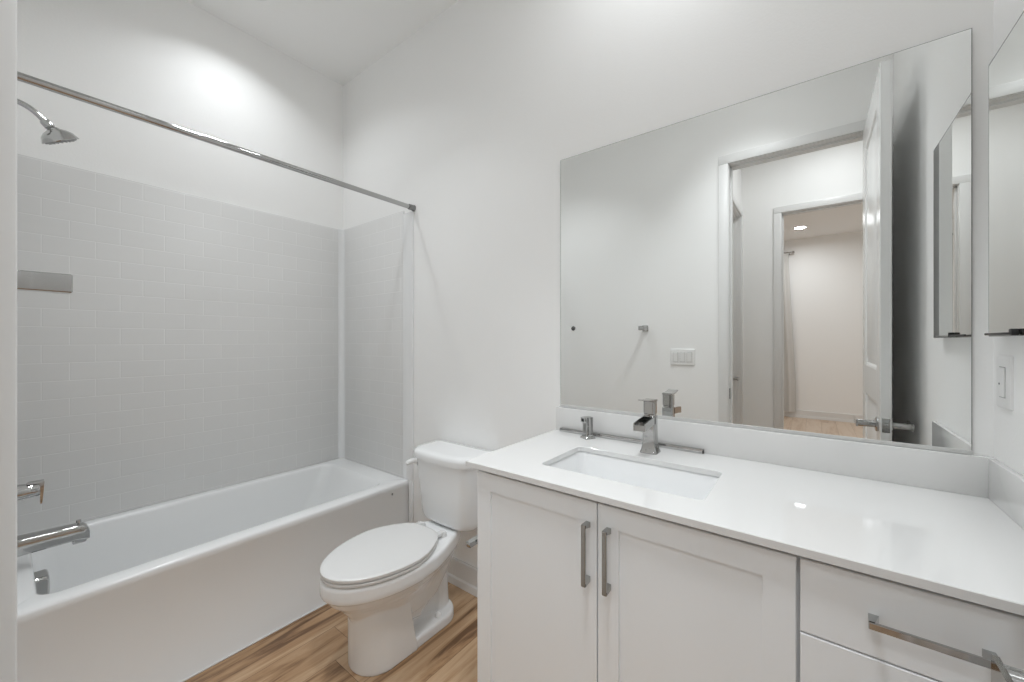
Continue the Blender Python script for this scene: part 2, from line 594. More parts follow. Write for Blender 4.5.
# ------------------------------------------------------------------ tub surround
ZT = 2.0545
zb = 0.464
TH = 0.014
CV = 0.045
lp = thing('tile_panel', 'long white subway tile panel on the left wall behind the bathtub', 'tile panel', (XL, 0.73, zb), 'tile panels round the bathtub')
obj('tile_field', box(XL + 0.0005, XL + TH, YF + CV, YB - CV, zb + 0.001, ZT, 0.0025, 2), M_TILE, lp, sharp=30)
for yw, s in ((YB, -1), (YF, 1)):
    # rounded inside corner
    arc = []
    for k in range(11):
        a = PI / 2 * k / 10
        arc.append((XL + TH + (CV - TH) * (1 - math.sin(a)), (CV - TH) * (1 - math.cos(a)) + TH))
    pr = [(XL + 0.0005, 0.0005), (XL + 0.0005, CV)] + [(x, y) for x, y in reversed(arc)] + [(XL + CV, 0.0005)]
    obj('corner_cove', loft([[(a, yw + s * b, z) for a, b in pr] for z in (zb + 0.001, ZT)]), M_TUB, lp, sharp=60)
def end_panel(yw, s, label):
    t = thing('tile_panel', label, 'tile panel', (XL, yw, zb), 'tile panels round the bathtub')
    y0, y1 = sorted((yw + s * 0.0005, yw + s * TH))
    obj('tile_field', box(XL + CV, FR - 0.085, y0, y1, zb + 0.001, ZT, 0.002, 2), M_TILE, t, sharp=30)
    # plain rounded flange at the open edge
    pr = [(FR - 0.085, 0.0005), (FR, 0.0005), (FR, 0.004), (FR - 0.003, 0.010), (FR - 0.010, 0.0138), (FR - 0.076, 0.0138), (FR - 0.085, TH - 0.0006)]
    r0 = [(a, yw + s * b, zb + 0.001) for a, b in pr]
    r1 = [(a, yw + s * b, 2.034) for a, b in pr]
    obj('edge_flange', loft([r0, r1]), M_TUB, t, sharp=50)
end_panel(YB, -1, 'narrow white subway tile panel on the back wall between bathtub corner and toilet')
end_panel(YF, 1, 'narrow white subway tile panel behind the tub spout on the door wall')

struct('trim_4', box(-1.8750, FR, YB - 0.0130, YB, 0.0, zb, 0.002, 2), M_TUB)
struct('trim_5', box(-1.8750, FR, YF, YF + 0.0130, 0.0, zb, 0.002, 2), M_TUB)

# ------------------------------------------------------------------ bathtub
X0, X1 = XL + 0.001, -1.876
Y0, Y1 = YF + 0.001, YB - 0.001
ZR = 0.464
tb = thing('bathtub', 'white alcove bathtub with a plain straight front below the tiled wall', 'bathtub', ((X0 + X1) / 2, (Y0 + Y1) / 2, 0))
rings = [
    rrect(X0, X1, Y0, Y1, 0.002, 0.0),
    rrect(X0, X1 - 0.004, Y0, Y1, 0.002, 0.004),
    rrect(X0, X1 - 0.004, Y0, Y1, 0.003, ZR - 0.040),
    rrect(X0, X1, Y0, Y1, 0.003, ZR - 0.030),
    rrect(X0, X1, Y0, Y1, 0.004, ZR - 0.010),
    rrect(X0, X1 - 0.003, Y0, Y1, 0.006, ZR - 0.003),
    rrect(X0, X1 - 0.010, Y0, Y1, 0.010, ZR),
    rrect(X0 + 0.048, X1 - 0.068, Y0 + 0.071, Y1 - 0.120, 0.063, ZR),
    rrect(X0 + 0.052, X1 - 0.072, Y0 + 0.075, Y1 - 0.124, 0.060, ZR - 0.001),
    rrect(X0 + 0.058, X1 - 0.078, Y0 + 0.080, Y1 - 0.131, 0.060, ZR - 0.006),
    rrect(X0 + 0.062, X1 - 0.083, Y0 + 0.083, Y1 - 0.145, 0.060, ZR - 0.020),
    rrect(X0 + 0.072, X1 - 0.094, Y0 + 0.090, Y1 - 0.200, 0.070, ZR - 0.13),
    rrect(X0 + 0.088, X1 - 0.108, Y0 + 0.100, Y1 - 0.270, 0.080, ZR - 0.26),
    rrect(X0 + 0.105, X1 - 0.125, Y0 + 0.115, Y1 - 0.330, 0.085, ZR - 0.325),
    rrect(X0 + 0.140, X1 - 0.160, Y0 + 0.150, Y1 - 0.380, 0.080, ZR - 0.350),
    rrect(X0 + 0.200, X1 - 0.220, Y0 + 0.220, Y1 - 0.460, 0.060, ZR - 0.356),
]
obj('basin', loft(rings), M_TUB, tb, sharp=60)
# small caulk bead at the floor
obj('caulk_bead', box(X1 - 0.002, X1 + 0.006, 0.02, Y1 - 0.005, 0.0, 0.006, 0.002, 2), M_TRIM, tb)
yo = Y0 + 0.082
bm = loft([[(x, yo + dy, z) for x, z in [(-2.247 + (a[0]), 0.383 + a[1]) for a in
      [(p[0], p[1]) for p in rrect(-0.044 + i, 0.044 - i, -0.044 + i, 0.044 - i, 0.016, 0)]]] for i, dy in ((0, -0.008), (0, 0.028), (0.003, 0.034), (0.010, 0.037))])
obj('overflow_cover', bm, M_CHROME, tb, sharp=40)
obj('drain', lathe([(0, 0.112), (0.034, 0.112), (0.034, 0.109), (0, 0.105)], 32, at=(-2.247, 0.34, 0.0)), M_CHROME, tb)
bm = lathe([(0, 0), (0.004, 0), (0.004, -0.0015), (0, -0.002)], 12, 'X')
for v in bm.verts:
    v.co = (X1 - 0.0035 - v.co.x, 1.345 + v.co.y * 1.2, 0.415 + v.co.z * 1.6)
obj('maker_mark', bm, M_NICKEL, tb)

# ------------------------------------------------------------------ shower rod
rd = thing('shower_rod', 'straight chrome shower curtain rod spanning the bathtub alcove', 'shower rod', (FR, YF, 2.055))
obj('rod', lathe([(0, YF + 0.003), (0.0125, YF + 0.003), (0.0125, YB - 0.003), (0, YB - 0.003)], 24, 'Y', at=(FR, 0, 2.055)), M_CHROME, rd)
for y, s in ((YB, -1), (YF, 1)):
    obj('end_bracket', lathe([(0, y), (0.0185, y), (0.0185, y + s * 0.004), (0.0165, y + s * 0.008), (0.0155, y + s * 0.038), (0.0145, y + s * 0.040), (0, y + s * 0.040)], 28, 'Y', at=(FR, 0, 2.055)), M_DARKCH if s < 0 else M_CHROME, rd)

# ------------------------------------------------------------------ shower head
XV = -2.247
sh = thing('shower_sprayer', 'chrome shower head on a bent arm above the tiled end wall', 'shower head', (XV, YF, 2.13))
obj('escutcheon', lathe([(0, YF), (0.032, YF), (0.030, YF + 0.008), (0.012, YF + 0.014), (0, YF + 0.014)], 28, 'Y', at=(XV, 0, 2.135)), M_CHROME, sh)
arm = bez((XV, YF + 0.004, 2.135), (XV, YF + 0.07, 2.142), (XV, 0.078, 2.115), (XV, 0.104, 2.086), 14)
obj('arm', tube(arm, 0.0095, 16), M_CHROME, sh)
def orient(bm, d, at):
    q = Vector((0, 0, 1)).rotation_difference(Vector(d)).to_matrix()
    for v in bm.verts:
        v.co = q @ v.co + Vector(at)
    return bm
dh = Vector((-0.22, 0.50, -0.84)).normalized()
obj('swivel_nut', orient(lathe([(0, -0.012), (0.014, -0.012), (0.0155, -0.006), (0.0155, 0.010), (0.012, 0.014), (0, 0.014)], 12), (0, 0.62, -0.78), (XV, 0.106, 2.083)), M_CHROME, sh)
hd = orient(lathe([(0, -0.004), (0.013, -0.004), (0.019, 0.003), (0.033, 0.010), (0.045, 0.021), (0.050, 0.032), (0.054, 0.040), (0.053, 0.0425), (0, 0.043)], 40), dh, (XV, 0.119, 2.071))
hh = obj('head', hd, M_CHROME, sh)
fc = lathe([(0, 0.042), (0.045, 0.042), (0.045, 0.0445), (0.042, 0.0455), (0, 0.0455)], 32)
for rr, nn in ((0.013, 6), (0.024, 12), (0.035, 18)):
    for k in range(nn):
        a = 2 * PI * k / nn
        lathe([(0, 0.045), (0.0016, 0.045), (0.0012, 0.048), (0, 0.048)], 6, at=(rr * math.cos(a), rr * math.sin(a), 0), bm=fc)
obj('nozzle_face', orient(fc, dh, (XV, 0.119, 2.071)), mat('nozzle_grey', (0.30, 0.30, 0.30), 0.4), hh)
tabm = box(-0.006, 0.006, -0.056, -0.044, 0.030, 0.046, 0.002, 2)
obj('spray_tab', orient(tabm, dh, (XV, 0.119, 2.071)), M_DARKCH, hh)

# ------------------------------------------------------------------ tub valve and spout
tv = thing('tub_valve', 'chrome single lever valve on the tiled end wall above the tub spout', 'shower valve', (XV, YF + TH, 0.74))
yw = YF + TH + 0.0004
obj('escutcheon', lathe([(0, yw), (0.082, yw), (0.082, yw + 0.003), (0.076, yw + 0.008), (0.030, yw + 0.013), (0, yw + 0.013)], 44, 'Y', at=(XV, 0, 0.742)), M_CHROME, tv)
bm = lathe([(0, yw + 0.010), (0.031, yw + 0.010), (0.029, yw + 0.030), (0.026, yw + 0.055), (0.025, yw + 0.080), (0.022, yw + 0.084), (0, yw + 0.084)], 32, 'Y', at=(XV, 0, 0.738))
hb = obj('handle', bm, M_CHROME, tv)
lv = []
for zz, y0_, y1_, hw in ((0.768, 0.060, 0.098, 0.013), (0.764, 0.058, 0.099, 0.014), (0.759, 0.086, 0.0985, 0.014), (0.725, 0.0885, 0.0965, 0.0125), (0.690, 0.0885, 0.094, 0.010), (0.684, 0.0890, 0.093, 0.009)):
    lv.append([(XV - hw, y0_, zz), (XV + hw, y0_, zz), (XV + hw, y1_, zz), (XV - hw, y1_, zz)])
obj('lever', loft(lv), M_CHROME, hb, sharp=50)

sp = thing('tub_spout', 'long chrome tub spout with a diverter knob over the end of the bathtub', 'tub spout', (XV, yw, 0.55))
def sq(y, zc_, hw, hh_, r):
    return [(XV + p[0], y, zc_ + p[1]) for p in rrect(-hw, hw, -hh_, hh_, r, 0, 5)]
bm = loft([sq(yw, 0.548, 0.030, 0.034, 0.015), sq(yw + 0.003, 0.548, 0.031, 0.035, 0.015), sq(0.05, 0.548, 0.029, 0.032, 0.014), sq(0.12, 0.547, 0.027, 0.030, 0.012),
           sq(0.175, 0.546, 0.026, 0.029, 0.012), sq(0.196, 0.543, 0.025, 0.029, 0.012), sq(0.206, 0.538, 0.023, 0.026, 0.011), sq(0.212, 0.530, 0.019, 0.018, 0.009)])
box(XV - 0.021, XV + 0.021, 0.166, 0.204, 0.504, 0.530, 0.006, 3, bm)
ob = obj('body', bm, M_CHROME, sp, sharp=40)
obj('diverter_knob', lathe([(0, 0.555), (0.0035, 0.555), (0.0035, 0.578), (0.007, 0.580), (0.007, 0.589), (0, 0.590)], 16, at=(XV, 0.184, 0)), M_CHROME, sp)

# ------------------------------------------------------------------ toilet
XC = -1.408
to = thing('toilet', 'white two piece toilet with its lid closed between bathtub and vanity', 'toilet', (XC, 1.1, 0))
def egg(yc, lf, lb, hw, hb_, z, n=56, pf=2.0, pb=3.0, dx=0.0):
    """plan outline: front half ellipse lf long, back half lb long narrowing from hw to hb_"""
    pts = []
    for k in range(n):
        a = 2 * PI * k / n
        c, s = math.cos(a), math.sin(a)
        if s <= 0:
            x = math.copysign(abs(c) ** (2 / pf), c) * hw
            y = -abs(s) ** (2 / pf) * lf
        else:
            y = abs(s) ** (2 / pb) * lb
            t = y / lb
            wd = hw + (hb_ - hw) * (t * t * (3 - 2 * t))
            x = math.copysign(min(1.0, abs(c) ** (2 / pb) * 1.0), c) * wd
        pts.append((XC + dx + x, yc + y, z))
    return pts
# bowl: rim, tapering bowl, deck
bm = loft([
    egg(1.02, 0.180, 0.210, 0.098, 0.090, 0.150),
    egg(1.02, 0.205, 0.270, 0.105, 0.095, 0.215),
    egg(1.02, 0.240, 0.300, 0.130, 0.100, 0.262),
    egg(1.02, 0.278, 0.330, 0.160, 0.104, 0.298),
    egg(1.02, 0.292, 0.345, 0.173, 0.107, 0.320),
    egg(1.02, 0.298, 0.350, 0.178, 0.109, 0.327),
    egg(1.02, 0.306, 0.352, 0.186, 0.112, 0.333),
    egg(1.02, 0.308, 0.354, 0.188, 0.113, 0.348),
    egg(1.02, 0.306, 0.355, 0.187, 0.113, 0.380),
    egg(1.02, 0.301, 0.352, 0.182, 0.110, 0.389),
    egg(1.02, 0.291, 0.346, 0.174, 0.104, 0.392),
])
# front pedestal, square cut at the back
def ped(z, yf, hw, yb, r=2.0):
    pts = []
    n = 28
    for k in range(n + 1):
        a = PI * k / n
        pts.append((XC - math.cos(a) * hw, yf + hw * 1.05 * (1 - math.sin(a) ** 0.9), z))
    pts.append((XC + hw * 1.02, yb, z))
    pts.append((XC - hw * 1.02, yb, z))
    return pts
loft([ped(0.0, 0.828, 0.110, 1.05), ped(0.006, 0.826, 0.112, 1.05), ped(0.05, 0.825, 0.110, 1.046), ped(0.14, 0.824, 0.106, 1.032), ped(0.23, 0.822, 0.102, 1.015), ped(0.29, 0.820, 0.104, 1.00)], bm=bm)
# spine under the bowl and trapway leg rising to the back
loft([rrect(XC - 0.034, XC + 0.034, 0.98, 1.24, 0.03, 0.0), rrect(XC - 0.034, XC + 0.034, 0.98, 1.25, 0.03, 0.06), rrect(XC - 0.034, XC + 0.034, 0.98, 1.275, 0.03, 0.20), rrect(XC - 0.06, XC + 0.06, 0.98, 1.345, 0.05, 0.35)], bm=bm)
tube([(XC, 1.02, 0.17), (XC, 1.06, 0.125), (XC, 1.11, 0.115), (XC, 1.16, 0.150), (XC, 1.22, 0.230), (XC, 1.265, 0.30)], [0.058, 0.060, 0.060, 0.060, 0.062, 0.066], 20, bm)
tube([(XC, 1.23, 0.24), (XC, 1.255, 0.17), (XC, 1.255, 0.10), (XC, 1.25, 0.02)], [0.050, 0.050, 0.054, 0.062], 18, bm)
# foot plate
loft([rrect(XC - 0.108, XC + 0.108, 0.95, 1.318, 0.100, 0.0, 10), rrect(XC - 0.110, XC + 0.110, 0.95, 1.320, 0.102, 0.006, 10), rrect(XC - 0.108, XC + 0.108, 0.95, 1.317, 0.100, 0.036, 10), rrect(XC - 0.102, XC + 0.102, 0.95, 1.310, 0.094, 0.044, 10)], bm=bm)
bowl = obj('bowl', bm, M_CERAMIC, to)
rm = bowl.modifiers.new('remesh', 'REMESH')
rm.mode = 'VOXEL'
rm.voxel_size = 0.0035
rm.use_smooth_shade = True
smm = bowl.modifiers.new('smooth', 'SMOOTH')
smm.factor = 0.5
smm.iterations = 4
# seat ring, lid
def seat(z0, z1, grow, name, m):
    e = 0.004
    r = [egg(1.0, 0.284 + grow - e, 0.195, 0.185 + grow - e, 0.128, z0, pb=3.4),
         egg(1.0, 0.284 + grow, 0.198, 0.185 + grow, 0.131, z0 + e * 0.6, pb=3.4),
         egg(1.0, 0.284 + grow, 0.198, 0.185 + grow, 0.131, z1 - e, pb=3.4),
         egg(1.0, 0.284 + grow - 0.004, 0.194, 0.185 + grow - 0.004, 0.127, z1 - 0.0008, pb=3.4),
         egg(1.0, 0.284 + grow - 0.016, 0.183, 0.185 + grow - 0.016, 0.116, z1, pb=3.4)]
    return obj(name, loft(r), m, to, sharp=50)
seat(0.394, 0.4075, 0.0, 'seat', M_SEAT)
seat(0.410, 0.4255, 0.001, 'lid', M_SEAT)
for sx in (-1, 1):
    bm = lathe([(0, 0.391), (0.019, 0.391), (0.019, 0.402), (0.014, 0.410), (0, 0.411)], 20, at=(XC + sx * 0.074, 1.225, 0))
    box(XC + sx * 0.074 - 0.013, XC + sx * 0.074 + 0.013, 1.185, 1.225, 0.399, 0.416, 0.005, 3, bm)
    obj('seat_hinge', bm, M_SEAT, to)
    obj('bolt_cap', lathe([(0, 0.040), (0.015, 0.040), (0.015, 0.050), (0.011, 0.060), (0.005, 0.064), (0, 0.0645)], 20, at=(XC + sx * 0.076, 1.195, 0)), M_CERAMIC, to)
# tank and its lid, bowed front
def tank(z, hw, yf, yb, bow, r, n=10):
    pts = []
    for cx, cy, a0 in ((hw - r, yb - 0.012, 0), (-hw + r, yb - 0.012, PI / 2), (-hw + r, yf + r, PI), (hw - r, yf + r, 1.5 * PI)):
        rr = 0.012 if a0 < 3 else r
        cxx = cx if a0 > 3 else (math.copysign(hw - 0.012, cx))
        for k in range(n + 1):
            a = a0 + PI / 2 * k / n
            x, y = cxx + rr * math.cos(a), cy + rr * math.sin(a)
            f = max(0.0, 1 - (x / hw) ** 2)
            if y < (yf + yb) / 2:
                y -= bow * f
            pts.append((XC + x, y, z))
        if a0 == PI:
            for k in range(1, 12):
                x = (-hw + r) + (2 * hw - 2 * r) * k / 12
                pts.append((XC + x, yf - bow * (1 - (x / hw) ** 2), z))
    return pts
YT = YB - 0.018
bm = loft([tank(0.396, 0.148, 1.305, YT, 0.012, 0.05), tank(0.398, 0.158, 1.300, YT, 0.014, 0.05), tank(0.408, 0.165, 1.292, YT, 0.017, 0.055),
           tank(0.43, 0.169, 1.286, YT, 0.020, 0.055), tank(0.55, 0.181, 1.277, YT, 0.024, 0.058), tank(0.702, 0.193, 1.270, YT, 0.027, 0.060)])
obj('tank', bm, M_CERAMIC, to, sharp=50)
bm = loft([tank(0.700, 0.194, 1.266, YT, 0.028, 0.060), tank(0.703, 0.201, 1.260, YT + 0.003, 0.029, 0.064), tank(0.728, 0.205, 1.257, YT + 0.005, 0.030, 0.066),
           tank(0.740, 0.202, 1.260, YT + 0.003, 0.029, 0.066), tank(0.746, 0.191, 1.270, YT - 0.006, 0.027, 0.062), tank(0.748, 0.170, 1.295, YT - 0.03, 0.02, 0.05)])
obj('tank_lid', bm, M_CERAMIC, to, sharp=50)
bm = lathe([(0, 0.010), (0.017, 0.010), (0.017, -0.004), (0.0145, -0.008), (0, -0.008)], 24, 'X', at=(XC - 0.181, 1.305, 0.656))
fl = obj('lever_boss', bm, M_DARKCH, to)
obj('flush_lever', tube([(XC - 0.186, 1.305, 0.656), (XC - 0.199, 1.304, 0.660), (XC - 0.211, 1.297, 0.664), (XC - 0.220, 1.280, 0.664), (XC - 0.226, 1.258, 0.658), (XC - 0.227, 1.252, 0.657)], [0.012, 0.0135, 0.014, 0.0135, 0.012, 0.007], 14), M_PLASTIC, fl)

# ------------------------------------------------------------------ vanity
VX0, VX1 = -0.840, XR - 0.002
VF = 0.915           # face of doors
VB = YB - 0.002
VT = 0.882
va = thing('vanity_cabinet', 'white shaker vanity cabinet with two doors and a drawer bank', 'cabinet', ((VX0 + VX1) / 2, 1.2, 0))
bm = box(VX0, VX0 + 0.018, VF + 0.020, VB, 0.0, VT)                 # left side
box(VX1 - 0.018, VX1, VF + 0.020, VB, 0.0, VT, 0, 1, bm)
box(-0.029, -0.011, VF + 0.022, VB, 0.10, VT, 0, 1, bm)
box(VX0, VX1, VB - 0.012, VB, 0.1, VT, 0, 1, bm)
box(VX0 + 0.018, VX1 - 0.018, VF + 0.022, VB, 0.10, 0.118, 0, 1, bm)
obj('carcass', bm, M_CAB, va, smooth=False)
bm = box(VX0 + 0.018, VX1 - 0.018, VF + 0.0225, VF + 0.030, 0.118, VT)
obj('face_shadow_board', bm, M_GAP_SHADE, va, smooth=False)  # dark sheet behind the fronts, colours in the shade of the gaps
obj('toe_kick', box(VX0 + 0.018, VX1 - 0.018, VF + 0.085, VF + 0.1, 0.0, 0.10), M_CAB, va)

def shaker(x0, x1, z0, z1, fr=0.054, th=0.020, rec=0.007):
    y0 = VF
    out = [(x0, z0), (x1, z0), (x1, z1), (x0, z1)]
    def R(ins, y):
        return [(x0 + ins, y, z0 + ins), (x1 - ins, y, z0 + ins), (x1 - ins, y, z1 - ins), (x0 + ins, y, z1 - ins)]
    rings = [R(0, y0 + th), R(0, y0 + 0.0015), R(0.0015, y0), R(fr, y0), R(fr + 0.0008, y0 + rec)]
    return loft(rings)

def pull_v(x, z0, z1, parent):
    """flat bar pull standing up: bar in front, a short foot at each end bent back to the door"""
    w_, t_, d = 0.0115, 0.0065, 0.030
    bm = box(x - w_ / 2, x + w_ / 2, VF - d, VF - d + t_, z0, z1, 0.0012, 2)
    for za, zb_ in ((z0, z0 + 0.017), (z1 - 0.017, z1)):
        r = [[(x - w_ / 2, VF - d + 0.002, za if za == z0 else zb_ - 0.008), (x + w_ / 2, VF - d + 0.002, za if za == z0 else zb_ - 0.008),
              (x + w_ / 2, VF - d + 0.002, za + 0.008 if za == z0 else zb_), (x - w_ / 2, VF - d + 0.002, za + 0.008 if za == z0 else zb_)],
             [(x - w_ / 2, VF + 0.0005, za + 0.002), (x + w_ / 2, VF + 0.0005, za + 0.002), (x + w_ / 2, VF + 0.0005, zb_ - 0.001), (x - w_ / 2, VF + 0.0005, zb_ - 0.001)]]
        loft(r, bm=bm)
    return obj('handle', bm, M_NICKEL, parent, smooth=False)

def pull_h(x0, x1, z, parent):
    w_, t_, d = 0.0115, 0.0065, 0.030
    bm = box(x0, x1, VF - d, VF - d + t_, z - w_ / 2, z + w_ / 2, 0.0012, 2)
    for xa, xb in ((x0, x0 + 0.017), (x1 - 0.017, x1)):
        a, b_ = (xa, xa + 0.008) if xa == x0 else (xb - 0.008, xb)
        y = VF - d + 0.002
        r = [[(a, y, z - w_ / 2), (b_, y, z - w_ / 2), (b_, y, z + w_ / 2), (a, y, z + w_ / 2)],
             [(xa + 0.002, VF + 0.0005, z - w_ / 2), (xb - 0.001, VF + 0.0005, z - w_ / 2), (xb - 0.001, VF + 0.0005, z + w_ / 2), (xa + 0.002, VF + 0.0005, z + w_ / 2)]]
        loft(r, bm=bm)
    return obj('handle', bm, M_CHROME, parent, smooth=False)

ZD0, ZD1 = 0.115, 0.8705
dl = obj('door', shaker(VX0 + 0.002, -0.4305, ZD0, ZD1), M_CAB, va, smooth=False)
pull_v(-0.4535, 0.664, 0.819, dl)
dr = obj('door', shaker(-0.4275, -0.0225, ZD0, ZD1), M_CAB, va, smooth=False)
pull_v(-0.3975, 0.664, 0.819, dr)
DR0, DR1 = -0.0165, VX1 - 0.002
def slab(x0, x1, z0, z1):
    def R(ins, y):
        return [(x0 + ins, y, z0 + ins), (x1 - ins, y, z0 + ins), (x1 - ins, y, z1 - ins), (x0 + ins, y, z1 - ins)]
    return loft([R(0, VF + 0.02), R(0, VF + 0.0015), R(0.0015, VF)])
for z0, z1 in ((0.7345, ZD1), (0.428, 0.7315), (ZD0, 0.425)):
    d = obj('drawer', slab(DR0, DR1, z0, z1), M_CAB, va, smooth=False)
    pull_h(0.0765, 0.2230, 0.8025 if z1 > 0.8 else z1 - 0.07, d)

# countertop with the sink cut out
CT0, CT1 = 0.8832, 0.900
CF = 0.897
CX0 = -0.872
SX0, SX1, SY0, SY1 = -0.667, -0.204, 1.014, 1.274
rr = 0.022
rings = [rrect(SX0, SX1, SY0, SY1, rr, CT0), rrect(SX0, SX1, SY0, SY1, rr, CT1 - 0.0015), rrect(SX0 - 0.0015, SX1 + 0.0015, SY0 - 0.0015, SY1 + 0.0015, rr, CT1),
         rrect(CX0 + 0.0015, XR - 0.002, CF + 0.0015, YB - 0.001, 0.001, CT1), rrect(CX0, XR - 0.001, CF, YB - 0.0005, 0.001, CT1 - 0.0015), rrect(CX0, XR - 0.001, CF, YB - 0.0005, 0.001, CT0)]
ct = obj('countertop', loft(rings, closed=True), M_QUARTZ, sharp=20)
tag(ct, 'polished white quartz countertop on the vanity cabinet, cut out for the sink', 'countertop')
bs = obj('backsplash', box(CX0 + 0.002, XR - 0.001, YB - 0.020, YB - 0.0005, CT1, 0.998, 0.0012, 2), M_QUARTZ)
tag(bs, 'long low white quartz backsplash below the big mirror', 'backsplash')
ss = obj('side_splash', box(XR - 0.0135, XR - 0.0005, CF + 0.025, YB - 0.0205, CT1, 0.998, 0.0012, 2), M_QUARTZ)
tag(ss, 'short white quartz side splash against the right wall', 'backsplash')

# undermount sink
sk = thing('sink', 'white rectangular undermount sink set into the countertop', 'sink', ((SX0 + SX1) / 2, (SY0 + SY1) / 2, 0.75))
zt = CT0 - 0.0005
g = -0.006
rings = [rrect(SX0 - 0.03, SX1 + 0.03, SY0 - 0.03, SY1 + 0.03, 0.03, zt - 0.012), rrect(SX0 - 0.03, SX1 + 0.03, SY0 - 0.03, SY1 + 0.03, 0.03, zt),
         rrect(SX0 + g, SX1 - g, SY0 + g, SY1 - g, 0.028, zt), rrect(SX0 + g + .004, SX1 - g - .004, SY0 + g + .004, SY1 - g - .004, 0.028, zt - 0.006),
         rrect(SX0 + 0.008, SX1 - 0.008, SY0 + 0.008, SY1 - 0.008, 0.03, zt - 0.08), rrect(SX0 + 0.016, SX1 - 0.016, SY0 + 0.016, SY1 - 0.016, 0.035, zt - 0.112),
         rrect(SX0 + 0.036, SX1 - 0.036, SY0 + 0.036, SY1 - 0.036, 0.04, zt - 0.128), rrect(SX0 + 0.20, SX1 - 0.20, SY0 + 0.10, SY1 - 0.10, 0.02, zt - 0.136)]
obj('basin', loft(rings, cap0=False), M_CERAMIC, sk, sharp=50)
obj('drain', lathe([(0, zt - 0.138), (0.024, zt - 0.138), (0.024, zt - 0.1345), (0.015, zt - 0.134), (0.014, zt - 0.132), (0, zt - 0.131)], 28, at=((SX0 + SX1) / 2, (SY0 + SY1) / 2 + 0.02, 0)), M_CHROME, sk)

# faucet
FX, FY = -0.438, 1.353
fa = thing('faucet', 'chrome single hole waterfall faucet behind the sink', 'faucet', (FX, FY, CT1))
def fq(hw, hd, z, r=0.006, dy=0.0):
    return rrect(FX - hw, FX + hw, FY - hd + dy, FY + hd + dy, r, CT1 + z, 4)
bm = loft([fq(0.0285, 0.0285, 0.0, 0.008), fq(0.0285, 0.0285, 0.003, 0.008), fq(0.025, 0.025, 0.010, 0.007), fq(0.0225, 0.0225, 0.024), fq(0.0205, 0.021, 0.055), fq(0.0195, 0.0205, 0.092), fq(0.0195, 0.0205, 0.1235), fq(0.0185, 0.0195, 0.125)])
obj('body', bm, M_CHROME, fa, sharp=30)
# open trough spout, sloping down to the front
def sec(y, z, dz=0.0):
    w_, t_, h_ = 0.0195, 0.0030, 0.0245
    o = [(-w_, 0), (-w_, h_), (-w_ + t_, h_), (-w_ + t_, t_), (w_ - t_, t_), (w_ - t_, h_), (w_, h_), (w_, 0)]
    return [(FX + a, y, CT1 + z + b) for a, b in o]
obj('spout', loft([sec(FY - 0.006, 0.099), sec(FY - 0.030, 0.098), sec(FY - 0.070, 0.095), sec(FY - 0.108, 0.090)], bm=box(FX - 0.0193, FX + 0.0193, FY - 0.1075, FY - 0.1045, CT1 + 0.0905, CT1 + 0.108)), M_CHROME, fa, sharp=20)
bm = loft([fq(0.0165, 0.0165, 0.124, 0.005), fq(0.0165, 0.0165, 0.131, 0.005), fq(0.0185, 0.0185, 0.133), fq(0.0185, 0.0185, 0.172), fq(0.0185, 0.0185, 0.174)])
hp = [[(FX + a, FY + 0.0185 - k, CT1 + 0.174 + z + b) for a, b in ((-0.0185, 0), (0.0185, 0), (0.0185, 0.006 - q), (-0.0185, 0.006 - q))] for k, z, q in ((0, 0, 0), (0.037, 0.001, 0), (0.060, 0.004, 0.001), (0.086, 0.009, 0.003))]
loft(hp, bm=bm)
obj('handle', bm, M_CHROME, fa, sharp=30)

# towel bar posts: one on the wall, one standing on the counter, and the loose bar
def post_bms():
    b1 = loft([rrect(-h_, h_, -h_, h_, r, z, 4) for h_, r, z in ((0.0225, 0.004, 0), (0.0225, 0.004, 0.003), (0.019, 0.004, 0.007), (0.0160, 0.003, 0.011), (0.0150, 0.003, 0.016), (0.0150, 0.003, 0.050), (0.0155, 0.003, 0.0815), (0.0140, 0.002, 0.083))])
    b2 = box(-0.0150, 0.0150, -0.0240, -0.0140, 0.062, 0.0825, 0.0012, 2)
    b3 = box(-0.0085, 0.0085, -0.0246, -0.020, 0.0670, 0.0775, 0.0005, 1)
    return b1, b2, b3
pc = thing('towel_bar_post', 'small chrome towel bar post standing loose on the counter left of the faucet', 'towel bar post', (-0.695, 1.398, CT1), 'loose towel bar hardware', rot=(0, 0, math.radians(-30)))
b1, b2, b3 = post_bms()
obj('base', b1, M_CHROME, pc, local=True, sharp=30)
hd_ = obj('socket_block', b2, M_CHROME, pc, local=True, sharp=30)
obj('socket_slot', b3, M_RUBBER, hd_, local=True)
pw_ = dup(pc, (-0.986, YF, 1.375), rot=(math.radians(-90), 0, 0), label='chrome towel bar post still fixed to the door wall, its bar missing')
pw_.rotation_euler = Matrix(((0, 1, 0), (0, 0, 1), (1, 0, 0))).to_euler()
pm = thing('towel_bar_mount', 'small round dark towel bar mount on the door wall, its post taken off', 'towel bar mount', (-1.590, YF, 1.386))
obj('plate', lathe([(0, 0), (0.019, 0), (0.019, 0.004), (0.015, 0.006), (0, 0.006)], 24, 'Y', at=(-1.590, YF, 1.386)), M_DARKCH, pm)
obj('screw', lathe([(0, 0.005), (0.008, 0.005), (0.006, 0.010), (0, 0.011)], 16, 'Y', at=(-1.590, YF, 1.386)), M_BLACK, pm)
tbar = thing('towel_bar', 'loose straight chrome towel bar lying on the counter against the backsplash', 'towel bar', (-0.565, 1.437, CT1), 'loose towel bar hardware')
obj('bar', box(-0.842, -0.289, 1.4300, 1.4445, CT1 + 0.0002, CT1 + 0.0150, 0.0012, 2), M_CHROME, tbar)
